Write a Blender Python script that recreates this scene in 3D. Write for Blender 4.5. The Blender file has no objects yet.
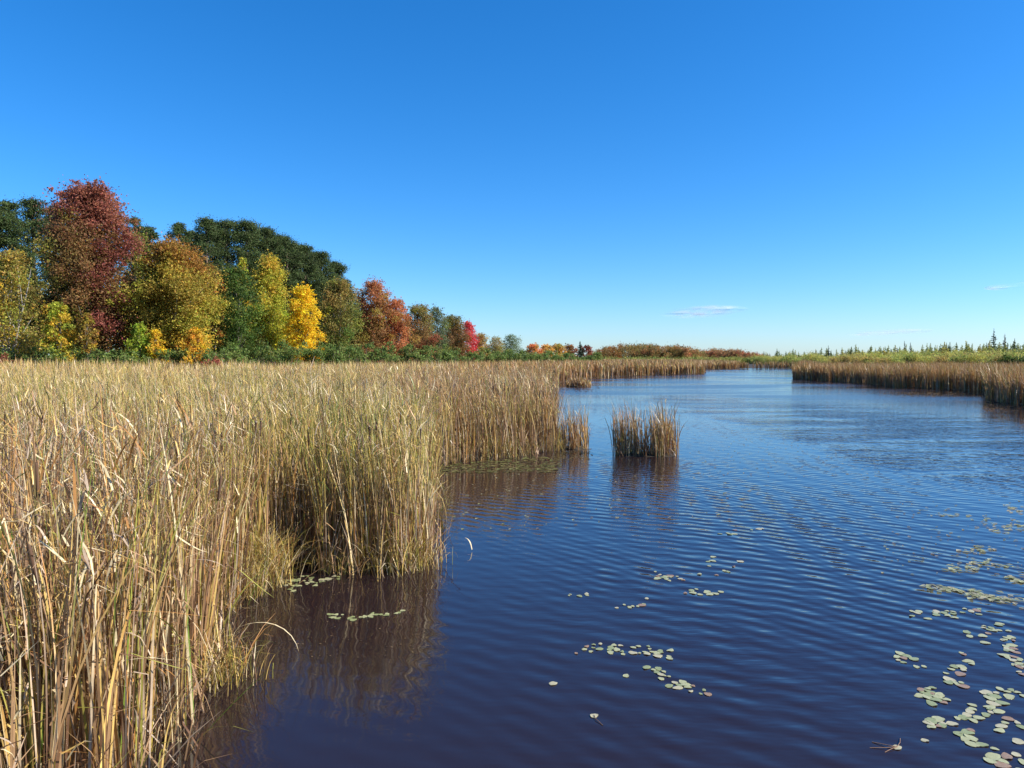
import bpy, math, random
import numpy as np
from mathutils import Vector

# ------------------------------------------------------------------ camera, sky, sun, exposure
S = bpy.context.scene
COL = S.collection
W, H, F, HOR, CAMZ = 1024, 768, 760.0, 359.0, 2.6
PITCH = math.atan((H / 2 - HOR) / F)
cam_d = bpy.data.cameras.new('camera')
cam_d.sensor_width = 36.0
cam_d.lens = F / W * 36.0
cam_d.clip_start = 0.1
cam_d.clip_end = 60000
cam = bpy.data.objects.new('camera', cam_d)
cam.location = (0, 0, CAMZ)
cam.rotation_euler = (math.pi / 2 - PITCH, 0, 0)
COL.objects.link(cam)
S.camera = cam

SUN_AZ, SUN_EL = math.radians(99), math.radians(36)
world = bpy.data.worlds.new('World')
S.world = world
world.use_nodes = True
nt = world.node_tree
nt.nodes.clear()
sky = nt.nodes.new('ShaderNodeTexSky')
sky.sky_type = 'NISHITA'
sky.sun_disc = False
sky.sun_elevation = SUN_EL
sky.sun_rotation = SUN_AZ
sky.altitude = 300
sky.air_density = 1.0
sky.dust_density = 0.4
sky.ozone_density = 10.0
hs = nt.nodes.new('ShaderNodeHueSaturation')
hs.inputs['Saturation'].default_value = 1.17
bg = nt.nodes.new('ShaderNodeBackground')
bg.inputs['Strength'].default_value = 0.114
wo = nt.nodes.new('ShaderNodeOutputWorld')
nt.links.new(sky.outputs[0], hs.inputs['Color'])
nt.links.new(hs.outputs[0], bg.inputs['Color'])
nt.links.new(bg.outputs[0], wo.inputs['Surface'])

sd = bpy.data.lights.new('sun', 'SUN')
sd.energy = 5.0
sd.angle = math.radians(0.5)
sd.color = (1.0, 0.945, 0.86)
sun = bpy.data.objects.new('sun', sd)
sun_dir = Vector((math.sin(SUN_AZ) * math.cos(SUN_EL), math.cos(SUN_AZ) * math.cos(SUN_EL), math.sin(SUN_EL)))
sun.rotation_euler = sun_dir.to_track_quat('Z', 'Y').to_euler()
sun.location = (20, -20, 40)
COL.objects.link(sun)
S.view_settings.view_transform = 'Standard'
S.view_settings.look = 'None'
S.view_settings.exposure = 0.85
S.view_settings.gamma = 1.0
S.cycles.max_bounces = 6
S.cycles.transparent_max_bounces = 8
S.cycles.volume_bounces = 0
S.cycles.caustics_reflective = False
S.cycles.caustics_refractive = False

R = np.random.default_rng(7)
random.seed(7)

# ------------------------------------------------------------------ helpers
def ray_xy(x, y, z=0.0):
    """the point of height z that lies on the line of sight of photo pixel (x, y)"""
    dx, dy, dz = (x - W / 2) / F, 1.0, -(y - H / 2) / F
    c, s = math.cos(-PITCH), math.sin(-PITCH)
    dy2, dz2 = dy * c - dz * s, dy * s + dz * c
    t = (z - CAMZ) / dz2
    return dx * t, dy2 * t

def tag(o, label=None, cat=None, group=None, kind=None):
    if label: o['label'] = label
    if cat: o['category'] = cat
    if group: o['group'] = group
    if kind: o['kind'] = kind
    return o

def empty(name, loc, rz=0.0):
    o = bpy.data.objects.new(name, None)
    o.empty_display_size = 0.3
    o.location = loc
    o.rotation_euler = (0, 0, rz)
    COL.objects.link(o)
    return o

def np_mesh(name, V, Q, C=None, smooth=False):
    """mesh from vertex array, quad (or tri) index array and per-vertex colours"""
    m = bpy.data.meshes.new(name)
    V = np.ascontiguousarray(V, dtype=np.float32).reshape(-1, 3)
    Q = np.ascontiguousarray(Q, dtype=np.int32)
    k = Q.shape[1]
    m.vertices.add(len(V))
    m.vertices.foreach_set('co', V.ravel())
    m.loops.add(Q.size)
    m.loops.foreach_set('vertex_index', Q.ravel())
    m.polygons.add(len(Q))
    m.polygons.foreach_set('loop_start', np.arange(0, Q.size, k, dtype=np.int32))
    m.polygons.foreach_set('loop_total', np.full(len(Q), k, dtype=np.int32))
    m.polygons.foreach_set('use_smooth', np.full(len(Q), smooth))
    if C is not None:
        a = m.attributes.new('col', 'FLOAT_COLOR', 'POINT')
        C4 = np.ones((len(V), 4), dtype=np.float32)
        C4[:, :3] = np.clip(C, 0, 1)
        a.data.foreach_set('color', C4.ravel())
    m.update(calc_edges=True)
    m.validate()
    return m

def link(name, mesh, mat, parent=None, loc=None):
    o = bpy.data.objects.new(name, mesh)
    if mat is not None and len(mesh.materials) == 0:
        mesh.materials.append(mat)
    if parent is not None: o.parent = parent
    if loc is not None: o.location = loc
    COL.objects.link(o)
    return o

def copy_tree(o, parent=None):
    c = o.copy()
    COL.objects.link(c)
    c.parent = parent
    for ch in list(o.children):
        copy_tree(ch, c)
    return c

class Parts:
    """collects arrays of quads"""
    def __init__(self): self.v, self.q, self.c, self.n = [], [], [], 0
    def add(self, V, Q, C):
        V = np.asarray(V, dtype=np.float32).reshape(-1, 3)
        C = np.broadcast_to(np.asarray(C, dtype=np.float32), (len(V), 3))
        self.v.append(V); self.q.append(np.asarray(Q) + self.n); self.c.append(C); self.n += len(V)
    def mesh(self, name, smooth=False):
        return np_mesh(name, np.concatenate(self.v), np.concatenate(self.q), np.concatenate(self.c), smooth)

def tube(P, pts, radii, col, sides=6):
    pts = np.asarray(pts, dtype=float); n = len(pts)
    V = []
    for i in range(n):
        d = pts[min(i + 1, n - 1)] - pts[max(i - 1, 0)]
        d = d / (np.linalg.norm(d) + 1e-9)
        a = np.cross(d, (0.3, 1.0, 0.1)); a /= np.linalg.norm(a) + 1e-9
        b = np.cross(d, a)
        for k in range(sides):
            t = 2 * math.pi * k / sides
            V.append(pts[i] + radii[i] * (a * math.cos(t) + b * math.sin(t)))
    Q = []
    for i in range(n - 1):
        for k in range(sides):
            k2 = (k + 1) % sides
            Q.append((i * sides + k, i * sides + k2, (i + 1) * sides + k2, (i + 1) * sides + k))
    P.add(V, Q, col)

# ------------------------------------------------------------------ materials
def new_mat(name):
    m = bpy.data.materials.new(name)
    m.use_nodes = True
    n = m.node_tree.nodes; l = m.node_tree.links
    b = n.get('Principled BSDF')
    return m, n, l, b

def leaf_material(name, trans=0.3, rough=0.6, spec=0.25, vary=0.0, vscale=1.0):
    m, n, l, b = new_mat(name)
    at = n.new('ShaderNodeAttribute'); at.attribute_name = 'col'
    colour = at.outputs['Color']
    if vary > 0:
        g = n.new('ShaderNodeNewGeometry')
        nz = n.new('ShaderNodeTexNoise'); nz.inputs['Scale'].default_value = vscale; nz.inputs['Detail'].default_value = 3
        l.new(g.outputs['Position'], nz.inputs['Vector'])
        mr = n.new('ShaderNodeMapRange')
        mr.inputs['To Min'].default_value = 1 - vary; mr.inputs['To Max'].default_value = 1 + vary
        mr.inputs['From Min'].default_value = 0.3; mr.inputs['From Max'].default_value = 0.7
        l.new(nz.outputs['Fac'], mr.inputs['Value'])
        mx = n.new('ShaderNodeVectorMath'); mx.operation = 'SCALE'
        l.new(colour, mx.inputs[0]); l.new(mr.outputs[0], mx.inputs['Scale'])
        colour = mx.outputs[0]
    l.new(colour, b.inputs['Base Color'])
    b.inputs['Roughness'].default_value = rough
    b.inputs['Specular IOR Level'].default_value = spec
    t = n.new('ShaderNodeBsdfTranslucent')
    l.new(colour, t.inputs['Color'])
    mix = n.new('ShaderNodeMixShader'); mix.inputs[0].default_value = trans
    l.new(b.outputs[0], mix.inputs[1]); l.new(t.outputs[0], mix.inputs[2])
    l.new(mix.outputs[0], n['Material Output'].inputs['Surface'])
    return m

M_REED = leaf_material('reed_blades', 0.2, 0.42, 0.45, 0.15, 18.0)
M_LEAF = leaf_material('tree_leaves', 0.48, 0.6, 0.2)
M_NEEDLE = leaf_material('conifer_needles', 0.15, 0.6, 0.2)

def bark_material():
    m, n, l, b = new_mat('bark')
    at = n.new('ShaderNodeAttribute'); at.attribute_name = 'col'
    tc = n.new('ShaderNodeTexCoord')
    mp = n.new('ShaderNodeMapping'); mp.inputs['Scale'].default_value = (6, 6, 1.2)
    nz = n.new('ShaderNodeTexNoise'); nz.inputs['Scale'].default_value = 2; nz.inputs['Detail'].default_value = 5
    l.new(tc.outputs['Object'], mp.inputs['Vector']); l.new(mp.outputs[0], nz.inputs['Vector'])
    mr = n.new('ShaderNodeMapRange'); mr.inputs['To Min'].default_value = 0.6; mr.inputs['To Max'].default_value = 1.3
    l.new(nz.outputs['Fac'], mr.inputs['Value'])
    vm = n.new('ShaderNodeVectorMath'); vm.operation = 'SCALE'
    l.new(at.outputs['Color'], vm.inputs[0]); l.new(mr.outputs[0], vm.inputs['Scale'])
    l.new(vm.outputs[0], b.inputs['Base Color'])
    b.inputs['Roughness'].default_value = 0.9
    return m
M_BARK = bark_material()

def ground_material():
    m, n, l, b = new_mat('marsh_mud')
    g = n.new('ShaderNodeNewGeometry')
    nz = n.new('ShaderNodeTexNoise'); nz.inputs['Scale'].default_value = 1.7; nz.inputs['Detail'].default_value = 8
    l.new(g.outputs['Position'], nz.inputs['Vector'])
    cr = n.new('ShaderNodeValToRGB')
    cr.color_ramp.elements[0].position = 0.35; cr.color_ramp.elements[0].color = (0.012, 0.009, 0.005, 1)
    cr.color_ramp.elements[1].position = 0.7; cr.color_ramp.elements[1].color = (0.05, 0.036, 0.018, 1)
    l.new(nz.outputs['Fac'], cr.inputs['Fac'])
    l.new(cr.outputs[0], b.inputs['Base Color'])
    b.inputs['Roughness'].default_value = 0.9
    bp = n.new('ShaderNodeBump'); bp.inputs['Distance'].default_value = 0.05
    l.new(nz.outputs['Fac'], bp.inputs['Height']); l.new(bp.outputs[0], b.inputs['Normal'])
    return m

def water_material():
    m, n, l, b = new_mat('river_water')
    b.inputs['Base Color'].default_value = (0.017, 0.010, 0.011, 1)
    b.inputs['Roughness'].default_value = 0.03
    b.inputs['IOR'].default_value = 1.47
    g = n.new('ShaderNodeNewGeometry')
    pos = g.outputs['Position']
    def math_(op, a, bb=None, c=None):
        q = n.new('ShaderNodeMath'); q.operation = op
        for i, v in enumerate((a, bb, c)):
            if v is None: continue
            if isinstance(v, (int, float)): q.inputs[i].default_value = v
            else: l.new(v, q.inputs[i])
        return q.outputs[0]
    def wave(rot, lam, dist, dscale, detail=2.0):
        mp = n.new('ShaderNodeMapping'); mp.inputs['Rotation'].default_value = (0, 0, math.radians(rot))
        l.new(pos, mp.inputs['Vector'])
        w = n.new('ShaderNodeTexWave'); w.wave_type = 'BANDS'; w.bands_direction = 'Y'; w.wave_profile = 'SIN'
        w.inputs['Scale'].default_value = 2 * math.pi / (20 * lam)
        w.inputs['Distortion'].default_value = dist
        w.inputs['Detail'].default_value = detail
        w.inputs['Detail Scale'].default_value = dscale
        l.new(mp.outputs[0], w.inputs['Vector'])
        return w.outputs['Fac']
    def noise(scale, sx=1, sy=1, rot=0, detail=2.0):
        mp = n.new('ShaderNodeMapping'); mp.inputs['Scale'].default_value = (sx, sy, 1)
        mp.inputs['Rotation'].default_value = (0, 0, math.radians(rot))
        l.new(pos, mp.inputs['Vector'])
        z = n.new('ShaderNodeTexNoise'); z.inputs['Scale'].default_value = scale; z.inputs['Detail'].default_value = detail
        l.new(mp.outputs[0], z.inputs['Vector'])
        return z.outputs['Fac']
    def maprange(v, a, b_, c, d, smooth=True):
        q = n.new('ShaderNodeMapRange')
        if smooth: q.interpolation_type = 'SMOOTHSTEP'
        l.new(v, q.inputs['Value'])
        for nm, x in zip(('From Min', 'From Max', 'To Min', 'To Max'), (a, b_, c, d)): q.inputs[nm].default_value = x
        return q.outputs[0]
    sep = n.new('ShaderNodeSeparateXYZ'); l.new(pos, sep.inputs[0])
    X, Y = sep.outputs[0], sep.outputs[1]
    # ripple trains spreading over the open water
    pa = maprange(noise(0.30, 1.0, 1.0, 0, 2), 0.42, 0.58, 0.3, 1.0)
    pb = maprange(noise(0.26, 1.0, 1.0, 70, 2), 0.42, 0.58, 0.3, 1.0)
    h = math_('MULTIPLY', wave(50, 0.21, 2.6, 0.30), math_('MULTIPLY', pa, 0.0042))
    h = math_('MULTIPLY_ADD', wave(27, 0.27, 3.2, 0.35), math_('MULTIPLY', pb, 0.0056), h)
    h = math_('MULTIPLY_ADD', wave(-10, 0.38, 4.0, 0.45), 0.0020, h)
    h = math_('MULTIPLY_ADD', wave(63, 0.62, 3.0, 0.4), 0.0040, h)
    patch = maprange(noise(0.16, 1.0, 0.6, 20, 3), 0.38, 0.62, 0.6, 1.15)
    # sheltered by the reeds on the left: calmer; and far off calm again
    shel = maprange(math_('MULTIPLY_ADD', Y, 0.06, X), -1.2, 2.2, 0.22, 1.0)
    farc = maprange(Y, 13.0, 25.0, 1.0, 0.28)
    h = math_('MULTIPLY', h, math_('MULTIPLY', math_('MULTIPLY', patch, shel), farc))
    # gust of wind: a ruffled band down the middle of the river
    cx = math_('MULTIPLY_ADD', noise(0.12, 1, 1, 0, 3), 5.0, X)
    up = maprange(cx, 10.6, 12.4, 0.0, 1.0); dn = maprange(cx, 18.0, 25.0, 1.0, 0.0)
    y1 = maprange(Y, 13.0, 19.0, 0.0, 1.0); y2 = maprange(Y, 46.0, 62.0, 1.0, 0.0)
    gust = math_('MULTIPLY', math_('MULTIPLY', up, dn), math_('MULTIPLY', y1, y2))
    streak = maprange(noise(0.5, 0.35, 1.0, 8, 3), 0.35, 0.65, 0.25, 1.0)
    gust = math_('MULTIPLY', gust, streak)
    ruff = math_('MULTIPLY', noise(3.2, 0.55, 1.0, 10, 3), 0.07)
    h = math_('MULTIPLY_ADD', ruff, gust, h)
    fine = math_('MULTIPLY', noise(4.0, 0.6, 1.6, 32, 2), 0.009)
    h = math_('MULTIPLY_ADD', fine, math_('MULTIPLY', patch, shel), h)
    farw = math_('MULTIPLY', noise(2.2, 1.0, 1.0, 6, 3), maprange(Y, 25.0, 70.0, 0.0, 0.010))
    h = math_('ADD', farw, h)
    # beyond some twenty metres the wavelets are too small to see one by one: they blur the mirror instead
    slick = maprange(noise(0.11, 0.45, 1.0, 4, 4), 0.40, 0.62, 0.02, 0.16)
    l.new(math_('MULTIPLY_ADD', maprange(Y, 22.0, 60.0, 0.0, 1.0), slick, 0.05), b.inputs['Roughness'])
    bp = n.new('ShaderNodeBump'); bp.inputs['Strength'].default_value = 1.0; bp.inputs['Distance'].default_value = 1.0
    l.new(h, bp.inputs['Height']); l.new(bp.outputs[0], b.inputs['Normal'])
    return m

# ------------------------------------------------------------------ terrain: shoreline, ground, water
SHORE_LEFT = [(180, 768), (205, 715), (218, 660), (226, 618), (250, 600), (274, 586), (279, 571), (296, 567), (315, 573), (345, 577), (390, 576), (426, 571), (437, 558)]
shore = [(-2.6, -30.0), (-2.5, 2.0)] + [ray_xy(*p) for p in SHORE_LEFT]
shore += [(-1.25, 12.5), (-1.75, 15.5)] + [ray_xy(*p) for p in ((428, 468), (470, 462), (500, 460), (530, 455), (559, 450))]
shore += [ray_xy(*p) for p in ((556, 432), (549, 408), (555, 393), (558, 388), (552, 384.5), (590, 378.5), (620, 376.5), (660, 375), (703, 374), (706, 371.5), (690, 369.8), (740, 368.6), (800, 368.8),
                               (800, 373), (792, 379), (850, 382.5), (902, 387.5), (984, 391.5), (987, 399.5), (1030, 407), (1110, 416), (1300, 440))]
shore += [(26.0, -30.0)]
SH = np.array(shore)

def in_water(x, y):
    x = np.asarray(x, float); y = np.asarray(y, float)
    r = np.zeros(x.shape, bool)
    n = len(SH)
    for i in range(n):
        x1, y1 = SH[i]; x2, y2 = SH[(i + 1) % n]
        c = ((y1 > y) != (y2 > y))
        with np.errstate(divide='ignore', invalid='ignore'):
            xi = (x2 - x1) * (y - y1) / (y2 - y1 if y2 != y1 else 1e-9) + x1
        r ^= c & (x < xi)
    return r

def shore_dist(x, y):
    x = np.asarray(x, float); y = np.asarray(y, float)
    d = np.full(x.shape, 1e9)
    n = len(SH)
    for i in range(n):
        a = SH[i]; b = SH[(i + 1) % n]; ab = b - a
        t = np.clip(((x - a[0]) * ab[0] + (y - a[1]) * ab[1]) / (ab @ ab + 1e-12), 0, 1)
        d = np.minimum(d, np.hypot(x - a[0] - t * ab[0], y - a[1] - t * ab[1]))
    return d

def sstep(a, b, x):
    t = np.clip((np.asarray(x, float) - a) / (b - a), 0, 1)
    return t * t * (3 - 2 * t)

def ground_z(x, y):
    w = in_water(x, y); d = shore_dist(x, y)
    land = -0.05 + 0.12 * sstep(0, 0.7, d) + 0.75 * sstep(22, 70, d) * (np.asarray(x) < 20) + 0.5 * sstep(30, 80, d) * (np.asarray(x) >= 20)
    return np.where(w, -0.05 - 0.47 * sstep(0, 0.5, d) - 0.5 * sstep(0.5, 4, d), land)

def gz(x, y): return float(ground_z(np.array([x]), np.array([y]))[0])

def build_ground():
    ang = np.concatenate([np.linspace(-180, -52, 40, endpoint=False), np.linspace(-52, 52, 300, endpoint=False), np.linspace(52, 180, 40, endpoint=False)])
    ang = np.radians(ang)
    rad = np.geomspace(1.0, 12000, 260)
    A, Rr = np.meshgrid(ang, rad)
    X = Rr * np.sin(A); Y = Rr * np.cos(A)
    Z = ground_z(X.ravel(), Y.ravel()).reshape(X.shape)
    V = np.stack([X, Y, Z], -1).reshape(-1, 3)
    na, nr = len(ang), len(rad)
    i, j = np.meshgrid(np.arange(nr - 1), np.arange(na), indexing='ij')
    j2 = (j + 1) % na
    Q = np.stack([i * na + j, (i + 1) * na + j, (i + 1) * na + j2, i * na + j2], -1).reshape(-1, 4)
    o = link('ground', np_mesh('ground', V, Q[:, ::-1], smooth=True), ground_material())
    tag(o, kind='structure')
build_ground()
wm = np_mesh('water', [(-300, -60, 0), (400, -60, 0), (400, 260, 0), (-300, 260, 0)], [(0, 1, 2, 3)])
tag(link('water', wm, water_material()), kind='structure')

# ------------------------------------------------------------------ cattails
STRAW = np.array((0.62, 0.42, 0.13)); PALE = np.array((0.72, 0.58, 0.33)); TAN = np.array((0.37, 0.22, 0.105)); BROWN = np.array((0.17, 0.088, 0.045))
OLIVE = np.array((0.29, 0.27, 0.05)); GREEN = np.array((0.12, 0.175, 0.025)); RUST = np.array((0.42, 0.20, 0.055)); GREY = np.array((0.46, 0.34, 0.23)); YELLOW = np.array((0.55, 0.42, 0.08))
PAL = np.stack([STRAW, PALE, TAN, BROWN, OLIVE, GREEN, RUST, GREY, YELLOW])

def blades(P, base, az, L, lean, curv, width, tf, fold, ctip, cbase, S_=5, rng=R, twist=None):
    """long strap leaves: curved strips, some of them snapped over at fraction tf"""
    N = len(L)
    t = np.linspace(0, 1, S_ + 1)
    pos = np.zeros((N, S_ + 1, 3)); pos[:, 0] = base
    az2 = az.copy()
    for k in range(1, S_ + 1):
        tm = (t[k] + t[k - 1]) / 2
        th = lean + curv * tm * tm + np.where(tm > tf, fold, 0)
        ds = L / S_
        pos[:, k, 0] = pos[:, k - 1, 0] + np.sin(th) * np.sin(az2) * ds
        pos[:, k, 1] = pos[:, k - 1, 1] + np.sin(th) * np.cos(az2) * ds
        pos[:, k, 2] = np.maximum(pos[:, k - 1, 2] + np.cos(th) * ds, 0.02)
    tw = rng.uniform(-1.2, 1.2, N) if twist is None else twist
    V = np.zeros((N, S_ + 1, 2, 3))
    for k in range(S_ + 1):
        wk = width * (1 - t[k] ** 3) * 0.5 * (0.75 + 0.5 * min(1, t[k] * 4) * 0.5) + 0.0008
        a = az2 + math.pi / 2 + tw * (0.4 + t[k])
        off = np.stack([np.sin(a) * wk, np.cos(a) * wk, np.zeros(N)], -1)
        V[:, k, 0] = pos[:, k] - off; V[:, k, 1] = pos[:, k] + off
    C = np.zeros((N, S_ + 1, 2, 3))
    for k in range(S_ + 1):
        f = sstep(0.35, 0.9, t[k])
        C[:, k, :] = (cbase * (1 - f) + ctip * f)[:, None, :]
    b0 = np.arange(N)[:, None] * (S_ + 1) * 2
    kk = np.arange(S_)[None, :] * 2
    q = np.stack([b0 + kk, b0 + kk + 1, b0 + kk + 3, b0 + kk + 2], -1).reshape(-1, 4)
    P.add(V.reshape(-1, 3), q, C.reshape(-1, 3))

def palette_pick(w, N, rng):
    w = np.asarray(w, float); w = w / w.sum(-1, keepdims=True)
    if w.ndim == 1: idx = rng.choice(len(PAL), N, p=w)
    else: idx = (w.cumsum(1) > rng.random(N)[:, None]).argmax(1)
    c = PAL[idx] * rng.uniform(0.75, 1.25, N)[:, None]
    return c

#           straw pale  tan brown olive green rust grey yellow
W_NEAR = np.array((1.6, 1.3, 3.4, 2.2, 0.25, 0.10, 1.1, 1.0, 0.10))
W_MID = np.array((2.5, 0.6, 1.2, 0.6, 3.2, 1.1, 0.7, 0.2, 1.1))
W_FARL = np.array((3.6, 0.9, 2.0, 0.5, 1.2, 0.3, 1.0, 0.1, 0.7))
W_BLOCK = np.array((0.9, 0.25, 3.2, 2.2, 1.0, 0.35, 2.2, 0.3, 0.15))
W_RIGHT = np.array((0.9, 0.1, 2.2, 1.2, 0.8, 0.25, 3.6, 0.0, 0.3))
W_BASE = np.array((0.8, 0.8, 2.6, 2.0, 0.25, 0.12, 0.4, 1.8, 0.1))
W_FRESH = np.array((1.6, 0.5, 0.9, 0.3, 3.0, 1.5, 0.5, 0.2, 1.0))

def weights_at(x, y):
    """which leaf colours grow where"""
    N = len(x)
    r = np.hypot(x, y)
    near = 1 - sstep(7.0, 12, r + 3.0 * (x + 4) * 0.3)
    far = sstep(26, 55, r)
    block = sstep(-9, -2, x) * sstep(17, 22, y) 
    right = (x > 14) & (y < 125) | (y > 100) & (x > -20) | (y > 40) & (x > -4)
    Wt = W_MID * np.ones((N, 1))
    Wt = Wt * (1 - near[:, None]) + W_NEAR * near[:, None]
    Wt = Wt * (1 - far[:, None]) + W_FARL * far[:, None]
    Wt = Wt * (1 - block[:, None]) + W_BLOCK * block[:, None]
    Wt[right] = W_RIGHT
    # patches where the leaves stay green longer
    gpat = 0.5 + 0.5 * np.sin(x * 1.3 + 2 * np.sin(y * 0.5)) * np.sin(y * 0.8 + 1.1 * np.sin(x * 0.7))
    Wt[:, 4] *= 0.4 + 1.3 * gpat; Wt[:, 5] *= 0.3 + 1.5 * gpat
    return Wt

def plants(P, x, y, nl, hmean, wid, S_=5, rng=R, z=None, fold_p=0.42, spread=0.09, weights=None, lean_s=0.07, curv_s=0.45, broken=0):
    """nl leaves for each plant position"""
    N = len(x)
    if N == 0: return
    if z is None: z = ground_z(x, y)
    hp = hmean * rng.normal(1, 0.08, N)
    X = np.repeat(x, nl) + rng.normal(0, spread * 0.4, N * nl); Y = np.repeat(y, nl) + rng.normal(0, spread * 0.4, N * nl)
    Z = np.repeat(z, nl)
    M = N * nl
    L = np.repeat(hp, nl) * rng.uniform(0.72, 1.08, M)
    az = np.where(rng.random(M) < 0.45, rng.normal(-1.5, 0.7, M), rng.uniform(0, 2 * math.pi, M))   # the wind has laid more of them over to the left
    lean = np.abs(rng.normal(0, lean_s, M)); curv = np.abs(rng.normal(0, curv_s, M))
    tf = np.where(rng.random(M) < fold_p, np.where(rng.random(M) < 0.85, rng.uniform(0.78, 0.95, M), rng.uniform(0.45, 0.78, M)), 2.0)
    fold = rng.uniform(0.5, 2.3, M)
    w = wid * rng.uniform(0.6, 1.35, M)
    ww = weights_at(X, Y) if weights is None else np.broadcast_to(weights, (M, 9))
    ct = palette_pick(ww, M, rng)
    cb = palette_pick(np.broadcast_to(W_BASE, (M, 9)) + 0.25 * ww, M, rng)
    blades(P, np.stack([X, Y, Z], -1), az, L, lean, curv, w, tf, fold, ct, cb, S_, rng)
    if broken:
        # snapped leaf ends hanging in the stand at all heights
        M = N * broken
        q = rng.uniform(0.25, 0.98, M)
        B = np.stack([np.repeat(x, broken) + rng.normal(0, 0.07, M), np.repeat(y, broken) + rng.normal(0, 0.07, M), np.repeat(z, broken) + np.repeat(hp, broken) * q], -1)
        c = palette_pick(np.array((1.6, 2.2, 1.6, 0.7, 0.3, 0.15, 0.5, 1.2, 0.1)) + 0.3 * (weights_at(B[:, 0], B[:, 1]) if weights is None else np.broadcast_to(weights, (M, 9))), M, rng)
        blades(P, B, rng.uniform(0, 6.283, M), rng.uniform(0.07, 0.38, M), rng.uniform(0.1, 2.3, M), rng.normal(0.8, 0.9, M), wid * rng.uniform(0.6, 1.3, M), np.full(M, 2.0), np.zeros(M), c, c, 4, rng)

def litter(P, x, y, n, rng, lo=0.25, hi=0.8, wid=0.012, weights=W_BASE):
    """short leaning dead leaves and sedge at the foot of the bed"""
    M = len(x) * n
    X = np.repeat(x, n) + rng.normal(0, 0.12, M); Y = np.repeat(y, n) + rng.normal(0, 0.12, M)
    Z = np.maximum(ground_z(X, Y), 0.0)
    c = palette_pick(weights, M, rng)
    blades(P, np.stack([X, Y, Z], -1), rng.uniform(0, 6.28, M), rng.uniform(lo, hi, M), np.abs(rng.normal(0.35, 0.3, M)), np.abs(rng.normal(0.5, 0.6, M)), wid * rng.uniform(0.5, 1.3, M), np.full(M, 2.0), np.zeros(M), c, c * 0.8, 4, rng)

def seed_heads(P, x, y, z, h, rng):
    """stalk with the brown cigar of a cattail"""
    for i in range(len(x)):
        lx, ly = rng.normal(0, 0.06, 2)
        b = np.array((x[i], y[i], z[i])); t = b + (lx * h[i], ly * h[i], h[i])
        d = t - b
        tube(P, [b, b + d * 0.78], [0.006, 0.005], TAN, 4)
        a, e = b + d * 0.78, b + d * 0.90
        tube(P, [a, a + (e - a) * 0.08, e - (e - a) * 0.08, e], [0.004, 0.0125, 0.0125, 0.004], (0.085, 0.042, 0.02), 6)
        tube(P, [e, t], [0.004, 0.002], TAN, 4)

def scatter(r0, r1, t0, t1, dens, rng):
    """random points of the fan between two radii and two tangents x/y"""
    area = 0.5 * (r1 ** 2 - r0 ** 2) * (math.atan(t1) - math.atan(t0))
    n = int(area * dens)
    r = np.sqrt(rng.uniform(r0 ** 2, r1 ** 2, n)); a = rng.uniform(math.atan(t0), math.atan(t1), n)
    return r * np.sin(a), r * np.cos(a)

def on_land(x, y, margin=0.0):
    k = ~in_water(x, y)
    x, y = x[k], y[k]
    if margin > 0:
        j = shore_dist(x, y) > margin
        x, y = x[j], y[j]
    return x, y

def bed_height(x, y):
    r = np.hypot(x, y)
    return 1.88 + 0.22 * sstep(16, 60, r) + 0.08 * np.sin(x * 0.9 + y * 0.35) + 0.05 * np.sin(y * 1.7 - x)

bed = Parts(); bed_r = Parts(); bed_f = Parts()
x, y = scatter(3.6, 15, -1.0, 0.25, 42, R); x, y = on_land(x, y, 0.07)
keep = x < 0
x, y = x[keep], y[keep]
# the 300 plants standing nearest to the viewer become objects of their own
vis = (np.abs(x / y) < 0.70) & (y > 2.5)
d_ = np.where(vis, np.hypot(x, y), 1e9)
near_i = np.argsort(d_)[:300]
NEAR_PLANTS = np.stack([x[near_i], y[near_i]], -1)
m = np.ones(len(x), bool); m[near_i] = False
x, y = x[m], y[m]
plants(bed, x, y, 10, bed_height(x, y), 0.0105, 6, broken=9, curv_s=0.34)
k = R.random(len(x)) < 0.05
seed_heads(bed, x[k], y[k], ground_z(x[k], y[k]), bed_height(x[k], y[k]) * 1.0, R)
# mats of fine yellow sedge at the foot of the cattails
for (px_, py_, n_, sp_, lo_, hi_) in ((256, 588, 700, 0.16, 0.35, 0.8), (240, 600, 300, 0.12, 0.3, 0.6), (400, 570, 450, 0.22, 0.2, 0.5), (340, 574, 200, 0.2, 0.15, 0.4), (495, 458, 350, 0.22, 0.4, 0.9), (212, 690, 300, 0.15, 0.2, 0.55), (550, 450, 250, 0.25, 0.3, 0.8)):
    cx_, cy_ = ray_xy(px_, py_)
    M_ = n_
    c_ = palette_pick(np.array((2.2, 0.9, 1.0, 0.2, 1.6, 0.2, 0.5, 0.4, 1.2)), M_, R)
    blades(bed, np.stack([cx_ + R.normal(0, sp_, M_), cy_ + 0.12 + R.normal(0, sp_ * 0.7, M_), np.full(M_, 0.01)], -1), R.uniform(0, 6.28, M_), R.uniform(lo_, hi_, M_), np.abs(R.normal(0.1, 0.25, M_)), np.abs(R.normal(1.1, 0.6, M_)), R.uniform(0.003, 0.006, M_), np.full(M_, 2.0), np.zeros(M_), c_, c_ * 0.85, 5, R)
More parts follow.
